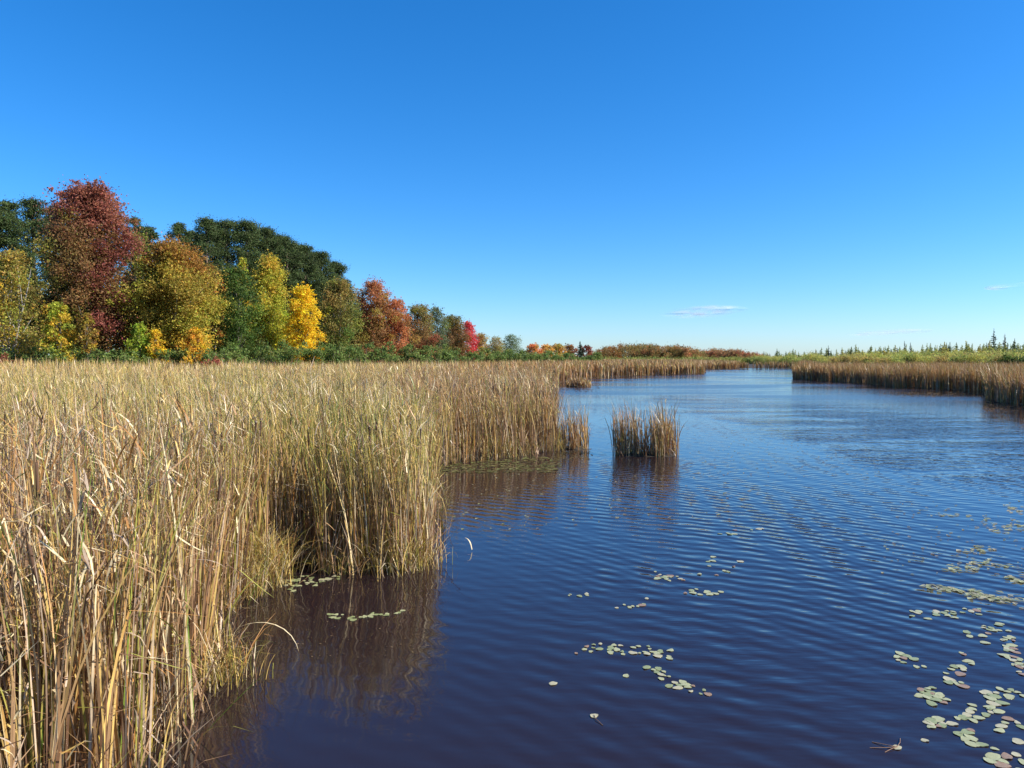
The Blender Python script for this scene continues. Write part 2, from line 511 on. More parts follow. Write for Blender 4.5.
# litter along the near shore
xx, yy = scatter(3.6, 26, -0.8, 0.15, 60, R); xx, yy = on_land(xx, yy)
j = (shore_dist(xx, yy) < 0.55) & (xx < 2)
litter(bed, xx[j], yy[j], 4, R)
j = (shore_dist(xx, yy) < 0.8) & (xx < 2) & (np.sin(xx * 3.1 + yy * 1.3) > 0.2)
litter(bed, xx[j], yy[j], 4, R, 0.3, 0.75, 0.006, np.array((1.5, 0.5, 1, 0.3, 1.8, 0.6, 0.5, 0.3, 1.2)))
x, y = scatter(15, 28, -0.9, 0.15, 26, R); x, y = on_land(x, y); k = x < 4; x, y = x[k], y[k]
plants(bed, x, y, 7, bed_height(x, y), 0.0145, 5, broken=4)
k = R.random(len(x)) < 0.05
seed_heads(bed, x[k], y[k], ground_z(x[k], y[k]), bed_height(x[k], y[k]) * 1.02, R)
x, y = scatter(28, 50, -0.9, 0.2, 14, R); x, y = on_land(x, y)
k = x < 8; x, y = x[k], y[k]
plants(bed, x, y, 6, bed_height(x, y), 0.024, 4, broken=2)
x, y = scatter(50, 95, -0.9, 0.2, 5.5, R); x, y = on_land(x, y)
k = x < 14; x, y = x[k], y[k]
plants(bed, x, y, 4, bed_height(x, y), 0.065, 4)
x, y = scatter(95, 330, -0.45, 0.30, 0.75, R); x, y = on_land(x, y)
k = (x < 75); x, y = x[k], y[k]
plants(bed_f, x, y, 4, bed_height(x, y), 0.16, 3, lean_s=0.05)
# dense fringe along the far waterline
xx, yy = scatter(60, 230, -0.05, 0.42, 3.0, R); xx, yy = on_land(xx, yy)
j = (shore_dist(xx, yy) < 3.0)
plants(bed_f, xx[j], yy[j], 4, bed_height(xx[j], yy[j]), 0.12, 3, lean_s=0.05)
# right bank
x, y = scatter(30, 125, 0.34, 0.95, 8.0, R); x, y = on_land(x, y)
k = (x > 12) & (shore_dist(x, y) < 24); x, y = x[k], y[k]
plants(bed_r, x, y, 5, bed_height(x, y) * 0.97, 0.04, 4)
xx, yy = scatter(30, 125, 0.34, 0.95, 14.0, R); xx, yy = on_land(xx, yy)
j = (shore_dist(xx, yy) < 1.6) & (xx > 12)
plants(bed_r, xx[j], yy[j], 5, bed_height(xx[j], yy[j]) * 0.93, 0.035, 4)
x, y = scatter(60, 260, 0.34, 0.95, 0.7, R); x, y = on_land(x, y)
k = (x > 12) & (shore_dist(x, y) >= 20); x, y = x[k], y[k]
plants(bed_r, x, y, 4, bed_height(x, y) * 0.9, 0.14, 3)
tag(link('cattail_bed', bed.mesh('cattail_bed'), M_REED), 'dense bed of tan and olive cattails covering the whole left shore', 'cattails', kind='stuff')
tag(link('far_cattail_bed', bed_f.mesh('far_cattail_bed'), M_REED), 'distant brown cattail marsh beyond the end of the channel', 'cattails', kind='stuff')
tag(link('bank_cattail_bed', bed_r.mesh('bank_cattail_bed'), M_REED), 'rusty brown cattail bank along the right shore', 'cattails', kind='stuff')

# the nearest cattails one by one
def cattail_prototype(kind, seed):
    rng = np.random.default_rng(seed)
    P = Parts()
    n = int(rng.integers(10, 14))
    wt = {'dry': W_NEAR, 'green': W_FRESH, 'seed': W_NEAR}[kind]
    plants(P, np.zeros(1), np.zeros(1), n, np.array([1.85]), 0.0120, 8, rng, z=np.zeros(1), fold_p=0.4 if kind != 'green' else 0.12, weights=wt, spread=0.10, lean_s=0.055, curv_s=0.32, broken=6 if kind == 'green' else 14)
    o = link('cattail', P.mesh('cattail'), M_REED)
    lab = {'dry': 'dry tan cattail with bent strap leaves in the foreground of the left bed',
           'green': 'still green cattail among the dry ones in the foreground of the left bed',
           'seed': 'dry cattail with a brown seed head in the foreground of the left bed'}[kind]
    tag(o, lab, 'cattail', {'dry': 'dry foreground cattails', 'green': 'green foreground cattails', 'seed': 'foreground cattails with seed heads'}[kind])
    if kind == 'seed':
        Q = Parts(); seed_heads(Q, np.zeros(1), np.zeros(1), np.zeros(1), np.array([1.9]), rng)
        link('seed_head', Q.mesh('seed_head', True), M_BARK, o)
    return o
protos = {'dry': [cattail_prototype('dry', 100 + i) for i in range(10)], 'green': [cattail_prototype('green', 130 + i) for i in range(5)], 'seed': [cattail_prototype('seed', 150 + i) for i in range(3)]}
used = set()
for i, (px_, py_) in enumerate(NEAR_PLANTS):
    sd_ = float(shore_dist(np.array([px_]), np.array([py_]))[0])
    gp = 0.22 if sd_ < 0.6 else 0.04
    u = R.random()
    kind = 'green' if u < gp else ('seed' if u < gp + 0.05 else 'dry')
    src = protos[kind][int(R.integers(len(protos[kind])))]
    if src.name in used: o = copy_tree(src)
    else: o = src; used.add(src.name)
    o.location = (px_, py_, gz(px_, py_))
    o.rotation_euler = (R.normal(0, 0.05), R.normal(0, 0.05), R.uniform(0, 6.28))
    s = R.uniform(0.85, 1.1); o.scale = (s, s, s)
for lst in protos.values():
    for o in lst:
        if o.name not in used:
            for ch in list(o.children): bpy.data.objects.remove(ch)
            bpy.data.objects.remove(o)

# reeds standing in the open water
def reed_island(name, label, cat, px0, px1, ybase, ytop, n, weights, profile, wid=0.018, depth=0.9, seed=1, litter_n=40):
    rng = np.random.default_rng(seed)
    (x0, y0), (x1, _) = ray_xy(px0, ybase), ray_xy(px1, ybase)
    hmax = CAMZ - (ytop - HOR) / F * y0
    cx = (x0 + x1) / 2
    P = Parts()
    u = rng.random(n); v = rng.uniform(-0.5, 0.5, n)
    pr = np.array([profile(a) for a in u])
    k = rng.random(n) < pr[:, 1]
    u, v, pr = u[k], v[k], pr[k]
    pr[:, 0] *= 1 - 0.5 * rng.random(len(u)) ** 2.2
    ex = np.sqrt(np.clip(1 - (2 * u - 1) ** 2, 0.05, 1))
    X = x0 + u * (x1 - x0) - cx; Y = v * depth * ex
    plants(P, X, Y, 5, hmax * pr[:, 0], wid, 5, rng, z=np.full(len(X), 0.0), weights=weights, fold_p=0.3, lean_s=0.09, curv_s=0.4, broken=1)
    M = litter_n * 4
    c = palette_pick(W_BASE, M, rng)
    uu = rng.uniform(0.05, 0.95, M)
    blades(P, np.stack([x0 + uu * (x1 - x0) - cx, rng.uniform(-0.4, 0.4, M) * depth, np.zeros(M)], -1), rng.uniform(0, 6.28, M), rng.uniform(0.2, 0.6, M), np.abs(rng.normal(0.4, 0.3, M)), np.abs(rng.normal(0.5, 0.5, M)), np.full(M, wid * 0.7), np.full(M, 2.0), np.zeros(M), c, c * 0.8, 4, rng)
    o = link(name, P.mesh(name), M_REED, loc=(cx, y0 + depth / 2, 0))
    # the muddy hummock it grows on
    B = Parts()
    nn = 22; rx, ry = (x1 - x0) * 0.52, depth * 0.55
    V = [(0, 0, 0.07)]
    for f, z in ((0.6, 0.05), (1.0, -0.02)):
        for a in range(nn):
            t = 2 * math.pi * a / nn; q = f * (1 + 0.12 * math.sin(3 * t + seed) + 0.07 * math.sin(7 * t))
            V.append((rx * q * math.cos(t), ry * q * math.sin(t), z))
    Q = [(0, 1 + a, 1 + (a + 1) % nn, 0) for a in range(nn)]
    Q2 = [(1 + a, 1 + nn + a, 1 + nn + (a + 1) % nn, 1 + (a + 1) % nn) for a in range(nn)]
    me = bpy.data.meshes.new('hummock'); me.from_pydata(V, [], [q[:3] for q in Q] + Q2); me.update()
    link('hummock', me, bpy.data.materials['marsh_mud'], o)
    tag(o, label, cat)
    return o
W_ISL = np.array((2.2, 0.9, 2.8, 1.0, 0.5, 0.2, 1.6, 1.0, 0.1))
def prof_main(u):
    if u < 0.38: return 1.0 - 0.25 * abs(u - 0.2), 1.0
    if u < 0.58: return 0.78, 0.35
    return max(0.55, 1.06 - 1.6 * max(0, u - 0.78) - 0.9 * max(0, 0.74 - u)), 1.0
reed_island('reed_clump', 'small isolated clump of brown reeds standing in open water', 'reed clump', 617, 681, 457, 400, 125, W_ISL, prof_main, 0.017, 1.0, 3, 110)
reed_island('reed_clump', 'thin row of brown stalks standing in water off the tip of the left bed', 'reed clump', 560, 589, 450, 398, 55, W_ISL, lambda u: (0.95 - 0.15 * abs(u - 0.6), 0.9), 0.015, 0.9, 4, 20)
reed_island('reed_clump', 'low dark tuft of reeds poking into the far channel off the left bed', 'reed clump', 568, 592, 387, 375, 90, W_BLOCK, lambda u: (1.0 - 0.5 * abs(2 * u - 1), 1.0), 0.06, 2.5, 5, 20)

# ------------------------------------------------------------------ trees
def leaf_quads(P, cen, nor, size, col, rng, asp=0.6):
    N = len(cen)
    rv = rng.normal(size=(N, 3))
    u = np.cross(nor, rv); u /= np.linalg.norm(u, axis=1, keepdims=True) + 1e-9
    v = np.cross(nor, u); v /= np.linalg.norm(v, axis=1, keepdims=True) + 1e-9
    s = size[:, None] * 0.5
    V = np.stack([cen - u * s, cen + v * s * asp + nor * s * 0.15, cen + u * s, cen - v * s * asp + nor * s * 0.15], 1).reshape(-1, 3)
    q = np.arange(N * 4).reshape(-1, 4)
    P.add(V, q, np.repeat(col, 4, axis=0))

def clump_crown(P, cents, rads, per, size, colours, rng, flat=0.8, asp=0.6):
    """leaves spread through clumps; colours: one per clump"""
    for c, r, colr in zip(cents, rads, colours):
        n = max(8, int(per * (r ** 2)))
        d = rng.normal(size=(n, 3)); d /= np.linalg.norm(d, axis=1, keepdims=True)
        rr = r * rng.random(n) ** 0.42
        p = np.where(rng.random((n, 1)) < 0.45, d * rr[:, None], rng.normal(0, r * 0.62, (n, 3))); p[:, 2] *= flat
        nor = d * 0.35 + rng.normal(size=(n, 3)) * 0.75 + np.array((0, 0, 0.25))
        nor /= np.linalg.norm(nor, axis=1, keepdims=True)
        col = np.asarray(colr) * 1.48 * rng.uniform(0.55, 1.45, (n, 1)) * rng.normal(1, 0.1, (n, 3))
        leaf_quads(P, c + p, nor, size * rng.uniform(0.6, 1.35, n), col, rng, asp)

def deciduous(name, label, cat, X, Y, Ht, Rc, cols, seed, base=0.22, group=None, leaf=0.22, nclump=34, dens=1.15, trunk_col=(0.13, 0.11, 0.09), shape='round', colfun=None, stems=1):
    rng = np.random.default_rng(seed)
    z = gz(X, Y)
    root = empty(name, (X, Y, z))
    tag(root, label, cat, group)
    Ht = Ht * 0.962
    cols = [np.array(c) for c in cols]
    cents, rads, ccol = [], [], []
    nclump = int(nclump * 2.1)
    for i in range(nclump):
        u = (i + rng.random()) / nclump
        hz = base + (1 - base) * u
        if shape == 'round': pr = math.sin(math.pi * min(1, 0.16 + 0.80 * u)) ** 0.7
        elif shape == 'cone': pr = (1.02 - u) ** 0.75 * 0.95 + 0.08
        elif shape == 'maple': pr = (0.62 + 0.55 * u if u < 0.45 else 0.87 - 0.15 * (u - 0.45) - 1.0 * max(0, u - 0.62)) * (1.1 if u < 0.8 else 0.95)
        elif shape == 'vase': pr = math.sin(math.pi * min(1, 0.05 + 0.78 * u + 0.08)) ** 0.9
        else: pr = (1 - abs(2 * u - 0.8) ** 2.2 * 0.5)
        a = i * 2.399 + rng.normal(0, 0.5)
        rr = Rc * pr * rng.uniform(0.2, 1.0)
        r = Rc * rng.uniform(0.14, 0.33) * (0.75 + 0.35 * pr)
        r = min(r, Ht * 0.12)
        cents.append(np.array((rr * math.cos(a), rr * math.sin(a), min(hz * Ht, Ht - r * 0.6)))); rads.append(r)
        if colfun: c = colfun(cents[-1] / np.array((Rc, Rc, Ht)), rng)
        else:
            k = rng.random(len(cols)) ** 2; k /= k.sum()
            c = sum(w * cc for w, cc in zip(k, cols))
        if rng.random() < 0.22: c = np.array(c) * 0.55 + np.array(LIME if rng.random() < 0.5 else OLV) * 0.40   # leaves that have not turned yet
        ccol.append(np.array(c))
    P = Parts()
    clump_crown(P, cents, rads, 230 * dens * (0.26 / leaf) ** 1.6, leaf, ccol, rng)
    # stray sprays that break the outline
    n = nclump * 3
    idx = rng.integers(0, nclump, n)
    d = rng.normal(size=(n, 3)); d /= np.linalg.norm(d, axis=1, keepdims=True)
    sc = [cents[i] + d[j] * rads[i] * rng.uniform(0.85, 1.6) for j, i in enumerate(idx)]
    clump_crown(P, sc, [rads[i] * 0.2 for i in idx], 480 * dens, leaf, [ccol[i] for i in idx], rng)
    link('crown', P.mesh('crown'), M_LEAF, root)
    T = Parts()
    r0 = max(0.10, Ht * 0.013)
    tc = np.array(trunk_col)
    for s_ in range(stems):
        off = np.array((0, 0, 0.0)) if stems == 1 else np.array((rng.normal(0, 0.6), rng.normal(0, 0.4), 0))
        lean = rng.normal(0, 0.03 if stems == 1 else 0.10, 2)
        top = off + np.array((lean[0] * Ht, lean[1] * Ht, Ht * 0.86))
        pts = [off + (top - off) * t + np.array((math.sin(t * 5 + seed) * 0.15, math.cos(t * 4 + seed) * 0.12, 0)) * t for t in np.linspace(0, 1, 7)]
        pts[0] = pts[0] - np.array((0, 0, 0.3))
        tube(T, pts, [r0 * 1.25] + [r0 * (1 - 0.85 * t) for t in np.linspace(0.1, 1, 6)], tc, 7)
        for i in range(s_, nclump, 4 * stems):
            c = cents[i]
            t0 = max(0.12, min(0.8, c[2] / Ht - 0.22))
            p0 = off + (top - off) * t0
            mid = (p0 + c) / 2 + np.array((0, 0, 0.06 * Ht * rng.uniform(-0.3, 0.6)))
            tube(T, [p0, mid, c], [r0 * 0.42 * (1 - t0 * 0.6), r0 * 0.28, r0 * 0.08], tc, 5)
    link('trunk', T.mesh('trunk', True), M_BARK, root)
    return root

def pine(name, label, X, Y, Ht, Rc, seed, base=0.4, col=(0.042, 0.060, 0.017), group=None, cat='pine tree', nclump=190, leaf=0.23):
    rng = np.random.default_rng(seed)
    root = empty(name, (X, Y, gz(X, Y)))
    tag(root, label, cat, group)
    P = Parts(); T = Parts()
    cents, rads, cc = [], [], []
    for i in range(nclump):
        u = (i + rng.random()) / nclump
        pr = math.sqrt(max(0.0, 1 - u ** 2.3)) * (0.75 + 0.25 * min(1, u * 3)) * (1 + 0.15 * math.sin(u * 23 + seed))
        a = i * 2.399 + rng.normal(0, 0.5)
        rr = Rc * pr * rng.uniform(0.05, 1.0) ** 0.55
        zc = (base + (1 - base) * u) * Ht
        r = Rc * rng.uniform(0.10, 0.24)
        cents.append(np.array((rr * math.cos(a), rr * math.sin(a), min(zc + rng.normal(0, 0.6), Ht - r * 0.6 - 0.16 * rr)))); rads.append(r)
        cc.append(np.array(col) * rng.uniform(0.75, 1.3))
        if i % 3 == 0:
            t0 = max(0.1, min(0.9, zc / Ht - 0.06))
            tube(T, [np.array((0, 0, t0 * Ht)), cents[-1]], [0.07, 0.02], (0.10, 0.075, 0.055), 4)
    clump_crown(P, cents, rads, 330 * (0.30 / leaf) ** 1.5, leaf, cc, rng, flat=0.75, asp=0.4)
    link('crown', P.mesh('crown'), M_NEEDLE, root)
    tube(T, [(0, 0, -0.3), (0.05, 0, Ht * 0.4), (0, 0.04, Ht * 0.75), (0, 0, Ht * 0.97)], [0.30, 0.24, 0.15, 0.04], (0.16, 0.10, 0.07), 7)
    link('trunk', T.mesh('trunk', True), M_BARK, root)
    return root

def spruce(name, label, X, Y, Ht, Rc, seed, col, group=None, cat='spruce tree', gaps=0.1, leaf=0.30, nt=26):
    """narrow spire of drooping whorls"""
    rng = np.random.default_rng(seed)
    root = empty(name, (X, Y, gz(X, Y)))
    tag(root, label, cat, group)
    P = Parts(); T = Parts()
    col = np.array(col)
    cen, nor, siz, cl = [], [], [], []
    for i in range(nt):
        u = i / (nt - 1)
        Rw = Rc * ((1 - u) ** 0.8 * rng.uniform(0.7, 1.15) + 0.02)
        lf = leaf * (1.0 - 0.55 * u)
        for b in range(int(7 + 4 * (1 - u))):
            if rng.random() < gaps: continue
            zc = Ht * (0.04 + 0.95 * u) + rng.normal(0, Ht * 0.012)
            a = rng.uniform(0, 6.283)
            Lb = Rw * rng.uniform(0.55, 1.1)
            n = max(2, int(Lb / lf * 4.5))
            tt = (np.arange(n) + rng.random(n)) / n
            x_ = np.cos(a) * Lb * tt; y_ = np.sin(a) * Lb * tt
            z_ = zc - Lb * 0.25 * tt + Lb * 0.18 * tt ** 3 + rng.normal(0, 0.06, n)
            w_ = lf * 0.35 * (1 - 0.7 * u)
            cen.append(np.stack([x_ + rng.normal(0, w_, n), y_ + rng.normal(0, w_, n), z_], -1))
            nn_ = rng.normal(size=(n, 3)) * 0.8 + np.array((0, 0, 0.4)); nn_ /= np.linalg.norm(nn_, axis=1, keepdims=True)
            nor.append(nn_); siz.append(lf * rng.uniform(0.7, 1.4, n)); cl.append(col * rng.uniform(0.7, 1.35, (n, 1)))
            if b < 3: tube(T, [(0, 0, zc), (x_[-1], y_[-1], z_[-1])], [0.025, 0.008], (0.11, 0.09, 0.07), 3)
    leaf_quads(P, np.concatenate(cen), np.concatenate(nor), np.concatenate(siz), np.concatenate(cl), rng, 0.5)
    link('crown', P.mesh('crown'), M_NEEDLE, root)
    tube(T, [(0, 0, -0.3), (0.02, 0, Ht * 0.5), (0, 0, Ht)], [0.11, 0.07, 0.015], (0.12, 0.09, 0.07), 6)
    link('trunk', T.mesh('trunk', True), M_BARK, root)
    return root

def place(px, ytop, D):
    X = (px - W / 2) / F * D
    return X, D, CAMZ + (HOR - ytop) / F * D - gz(X, D)

MAROON = (0.17, 0.055, 0.038); REDB = (0.24, 0.055, 0.030); OLV = (0.15, 0.135, 0.030); GRN = (0.075, 0.115, 0.022); DKG = (0.035, 0.065, 0.018); LIME = (0.26, 0.30, 0.035)
GOLD = (0.46, 0.30, 0.035); YEL = (0.62, 0.42, 0.025); ORG = (0.44, 0.17, 0.035); RORG = (0.42, 0.095, 0.035); CRIM = (0.42, 0.035, 0.040); BRN = (0.20, 0.11, 0.045); GRG = (0.11, 0.125, 0.055)

def maple_cols(p, rng):
    # red-tinged top and right flank, greener brown heart
    c1, c2, c3 = np.array(MAROON), np.array((0.22, 0.12, 0.045)), np.array(OLV) * 0.8
    k = rng.random()
    if p[2] > 0.78: return c1 * (0.8 + 0.5 * k) + np.array(BRN) * 0.25
    if p[0] > 0.3 and k < 0.7: return c1 * 1.1 * (0.8 + 0.5 * k)
    if p[2] < 0.5 and k < 0.5: return c3 * 0.9
    return c1 * 0.35 + c2 * 0.4 + c3 * (0.5 * k)
def gold_cols(p, rng):
    k = rng.random()
    if p[2] > 0.8: return np.array(ORG) * 0.45 + np.array(OLV) * 0.5
    if p[2] < 0.35: return np.array(GOLD) * (0.5 + 0.5 * k) + np.array(OLV) * 0.4
    return np.array(GOLD) * 0.4 * (0.6 + 0.8 * k) + np.array(OLV) * 0.75
def band(c_low, c_top, mix=0.25):
    def f(p, rng):
        t = np.clip(p[2] + rng.normal(0, mix), 0, 1)
        return np.array(c_low) * (1 - t) + np.array(c_top) * t
    return f

# front row of the wood, left to right: px centre, top px, distance, half width px, builder arguments, label
TREES = [
    # name, px, ytop, D, halfwidth px, cols, label, extra
    ('ash_tree', 12, 247, 74, 34, [OLV, GOLD, (0.25, 0.2, 0.06)], 'sparse olive yellow tree with pale grey stems at the left edge', dict(dens=0.6, stems=3, base=0.12, trunk_col=(0.3, 0.27, 0.23), nclump=40)),
    ('maple_tree', 92, 182, 80, 46, None, 'tallest tree, a maroon red maple rising above the wood', dict(colfun=maple_cols, nclump=80, base=0.20, shape='maple')),
    ('small_tree', 60, 300, 72, 16, [LIME, GOLD], 'small yellow lime tree below the left side of the maroon maple', dict(base=0.08)),
    ('small_tree', 87, 312, 73, 10, [GOLD, OLV, BRN], 'slender golden sapling with a bare stem under the maroon maple', dict(base=0.45, dens=0.7)),
    ('aspen_tree', 140, 228, 95, 16, [LIME, OLV], 'lime green tree between the maroon maple and the golden birch', dict(base=0.2)),
    ('birch_tree', 173, 238, 83, 41, None, 'broad olive and gold tree right of the maroon maple', dict(colfun=gold_cols, nclump=64, base=0.14, trunk_col=(0.34, 0.29, 0.22))),
    ('small_tree', 140, 322, 76, 13, [LIME, (0.2, 0.27, 0.03)], 'small bright lime bush tree under the golden tree', dict(base=0.05)),
    ('small_tree', 156, 328, 76, 9, [YEL, GOLD], 'small bright yellow sapling beside the lime bush tree', dict(base=0.08)),
    ('small_tree', 196, 326, 78, 12, [GOLD, YEL, ORG], 'low golden orange tree at the right foot of the golden tree', dict(base=0.06)),
    ('oak_tree', 214, 262, 100, 15, [ORG, OLV], 'orange tipped tree peeping out behind the dark green tree', dict(base=0.3)),
    ('basswood_tree', 236, 264, 88, 25, [DKG, GRN, (0.09, 0.14, 0.025)], 'dark green leafy tree between the golden tree and the yellow trees', dict(nclump=44, base=0.06)),
    ('aspen_tree', 244, 254, 104, 11, [LIME, GOLD], 'narrow lime yellow tree behind the dark green tree', dict(base=0.3, shape='cone')),
    ('aspen_tree', 271, 255, 96, 28, None, 'tall yellow green tree left of the bright yellow tree', dict(colfun=band((0.27, 0.31, 0.035), (0.42, 0.31, 0.04)), nclump=60, base=0.05, shape='cone')),
    ('maple_tree', 304, 283, 92, 19, [YEL, (0.66, 0.40, 0.02)], 'brightest yellow tree in the middle of the wood', dict(nclump=46, base=0.10)),
    ('oak_tree', 338, 277, 106, 24, None, 'olive and brown tree right of the bright yellow tree', dict(colfun=band((0.10, 0.15, 0.03), (0.25, 0.18, 0.05)), nclump=46, base=0.08)),
    ('maple_tree', 374, 279, 116, 20, None, 'rusty red maple right of the pine ridge', dict(colfun=band((0.22, 0.12, 0.045), (0.36, 0.15, 0.06)), nclump=50, base=0.10)),
    ('maple_tree', 398, 297, 118, 14, [(0.36, 0.12, 0.05), (0.44, 0.19, 0.08)], 'bright red orange maple beside the rusty maple', dict(nclump=40, base=0.12)),
    ('oak_tree', 420, 303, 136, 16, None, 'brown orange tree with a green top right of the bright red orange maple', dict(colfun=band(REDB, (0.20, 0.15, 0.05)), nclump=36, base=0.08)),
    ('poplar_tree', 436, 305, 150, 11, [GRG, (0.14, 0.16, 0.09)], 'grey green poplar right of the brown orange tree', dict(base=0.1, nclump=30)),
    ('oak_tree', 453, 314, 155, 14, [OLV, BRN], 'rounded olive tree left of the crimson maple', dict(base=0.05, nclump=34)),
    ('maple_tree', 468, 320, 158, 10, [CRIM, (0.5, 0.07, 0.07)], 'crimson pink maple near the end of the wood', dict(base=0.08, nclump=30)),
    ('oak_tree', 481, 333, 172, 9, [GOLD, BRN], 'small golden brown tree right of the crimson maple', dict(base=0.05, nclump=26)),
    ('poplar_tree', 496, 336, 186, 9, [(0.24, 0.21, 0.06), (0.26, 0.17, 0.06)], 'thin sparse brown olive tree before the grey green one', dict(base=0.05, dens=0.7, nclump=26)),
    ('poplar_tree', 512, 334, 196, 10, [(0.15, 0.18, 0.08), (0.13, 0.18, 0.09)], 'airy grey green tree standing alone at the end of the wood', dict(base=0.05, dens=0.6, nclump=30)),
    ('oak_tree', 498, 345, 200, 9, [(0.14, 0.18, 0.04), (0.2, 0.2, 0.05)], 'low green tree at the foot of the airy grey green tree', dict(base=0.03, nclump=24)),
    ('oak_tree', 534, 343.5, 280, 9, [(0.5, 0.17, 0.06), (0.55, 0.25, 0.07)], 'red orange tree at the left end of the far orange row', dict(base=0.05, nclump=22, leaf=0.45)),
    ('oak_tree', 546, 344.5, 285, 9, [(0.55, 0.26, 0.07), (0.5, 0.35, 0.08)], 'golden orange tree second in the far orange row', dict(base=0.05, nclump=22, leaf=0.45)),
    ('oak_tree', 558, 343.5, 290, 9, [(0.5, 0.28, 0.07), (0.3, 0.25, 0.06)], 'olive orange tree in the middle of the far orange row', dict(base=0.05, nclump=22, leaf=0.45)),
    ('oak_tree', 569, 344.5, 295, 9, [(0.45, 0.18, 0.07), BRN], 'brown red tree left of the dark spruce in the far row', dict(base=0.05, nclump=22, leaf=0.45)),
    ('oak_tree', 587, 345, 300, 6, [REDB, MAROON], 'dark red tree ending the far row right of the spruce', dict(base=0.05, nclump=20, leaf=0.45)),
]
for i, (nm, px, yt, D, hw, cols, lab, ex) in enumerate(TREES):
    X, Y, Ht = place(px, yt, D)
    deciduous(nm, lab, 'tree', X, Y, Ht, hw / F * D * (1.3 if D > 115 else 1.05), cols or [OLV], 500 + i, **ex)

PINES = [(-8, 206, 96, 24, 'dark pine cut off by the left edge of the picture'),
         (12, 203, 98, 17, 'dark pine standing behind the sparse olive tree'), (36, 200, 100, 17, 'dark pine just left of the maroon maple crown'), (58, 208, 104, 16, 'dark pine half hidden behind the maroon maple'),
         (138, 219, 112, 14, 'dark pine top just right of the maroon maple crown'), (152, 228, 108, 14, 'shorter dark pine behind the lime green tree'), (181, 224, 112, 15, 'dark pine top behind the golden tree'), (208, 219, 108, 16, 'leftmost tall pine of the dark pine ridge'),
         (228, 221, 112, 17, 'second tall pine of the dark ridge behind the dark green tree'), (248, 222, 114, 18, 'highest rounded pine of the dark ridge'), (268, 229, 118, 17, 'pine of the dark ridge behind the tall yellow green tree'),
         (288, 237, 120, 17, 'pine of the dark ridge above the bright yellow tree'), (306, 246, 124, 16, 'pine on the falling slope of the dark ridge'), (322, 252, 128, 16, 'dark pine on the ridge left of the last pine'), (337, 262, 132, 14, 'last and lowest pine at the right end of the dark ridge'),
         (346, 280, 136, 10, 'small dark pine stepping down at the right end of the ridge'), (218, 224, 120, 16, 'pine filling the ridge behind its two leftmost tall pines'), (258, 228, 124, 17, 'pine in the back of the ridge right of the highest rounded pine'), (278, 236, 128, 17, 'pine in the back of the ridge left of the bright yellow tree'), (297, 245, 130, 16, 'pine in the back of the ridge where it starts to fall'), (314, 252, 134, 15, 'pine in the back of the ridge on its falling slope'), (194, 232, 118, 15, 'dark pine in the gap left of the pine ridge')]
for i, (px, yt, D, hw, lab) in enumerate(PINES):
    X, Y, Ht = place(px, yt, D)
    pine('pine_tree', lab, X, Y, Ht, hw / F * D * 1.5, 700 + i, base=0.12 if i > 6 else 0.25, group='dark pines behind the autumn wood')
# understorey trees in the depth of the wood
rng = np.random.default_rng(91)
for i in range(36):
    px = -20 + i * 13.5 + rng.normal(0, 4)
    D = np.interp(px, [0, 200, 340, 430, 520], [92, 104, 126, 165, 215]) + rng.uniform(0, 8)
    X, Y, Ht = place(px, np.interp(px, [0, 220, 340, 430, 490, 520], [282, 285, 305, 326, 346, 350]) + rng.normal(0, 6), D)
    deciduous('understorey_tree', 'shaded green tree in the depth of the wood behind the front row', 'tree', X, Y, Ht, np.interp(px, [0, 340, 520], [20, 18, 11]) / F * D, [GRN, DKG, OLV], 800 + i, base=0.03, nclump=22, leaf=0.36, group='shaded trees inside the wood')
# shrubs along the edge of the marsh
def shrub(X, Y, Ht, Rc, cols, seed, label, group):
    rng = np.random.default_rng(seed)
    root = empty('shrub', (X, Y, gz(X, Y))); tag(root, label, 'shrub', group)
    P = Parts(); T = Parts()
    n = 22
    cents, rads, cc = [], [], []
    for i in range(n):
        a = i * 2.4 + rng.normal(0, 0.4); u = rng.random()
        cents.append(np.array((Rc * 0.75 * math.sqrt(u) * math.cos(a), Rc * 0.75 * math.sqrt(u) * math.sin(a), Ht * rng.uniform(0.2, 0.86) * (1 - 0.25 * u)))); rads.append(Rc * rng.uniform(0.2, 0.4))
        k = rng.random(len(cols)); k /= k.sum(); cc.append(sum(w * np.array(c) for w, c in zip(k, cols)))
        tube(T, [(rng.normal(0, 0.1), rng.normal(0, 0.1), -0.1), cents[-1]], [0.03, 0.01], (0.12, 0.1, 0.08), 4)
    sz = 0.17 + 0.0009 * Y
    clump_crown(P, cents, rads, 260 * (0.26 / sz) ** 1.4, sz, cc, rng)
    link('foliage', P.mesh('foliage'), M_LEAF, root); link('stems', T.mesh('stems'), M_BARK, root)
    return root
k = 0
px = 2.0
while px < 596:
    D = np.interp(px, [0, 200, 340, 430, 500, 600], [70, 78, 90, 122, 165, 270]) + rng.uniform(-2, 3)
    yt = np.interp(px, [0, 60, 120, 250, 340, 430, 520, 600], [346, 342, 341, 339, 336, 341, 349, 353.5]) + rng.normal(0, 2.5)
    X, Y, Ht = place(px, yt, D)
    hw = np.interp(px, [0, 300, 600], [11, 11, 6.5]) * rng.uniform(0.8, 1.25)
    shrub(X, Y, Ht, hw / F * D, [(0.11, 0.165, 0.04), (0.175, 0.20, 0.05), (0.08, 0.125, 0.032)], 900 + k, 'dark green shrub in the low hedge between the marsh and the wood', 'green shrubs along the marsh edge')
    px += hw * 0.92; k += 1
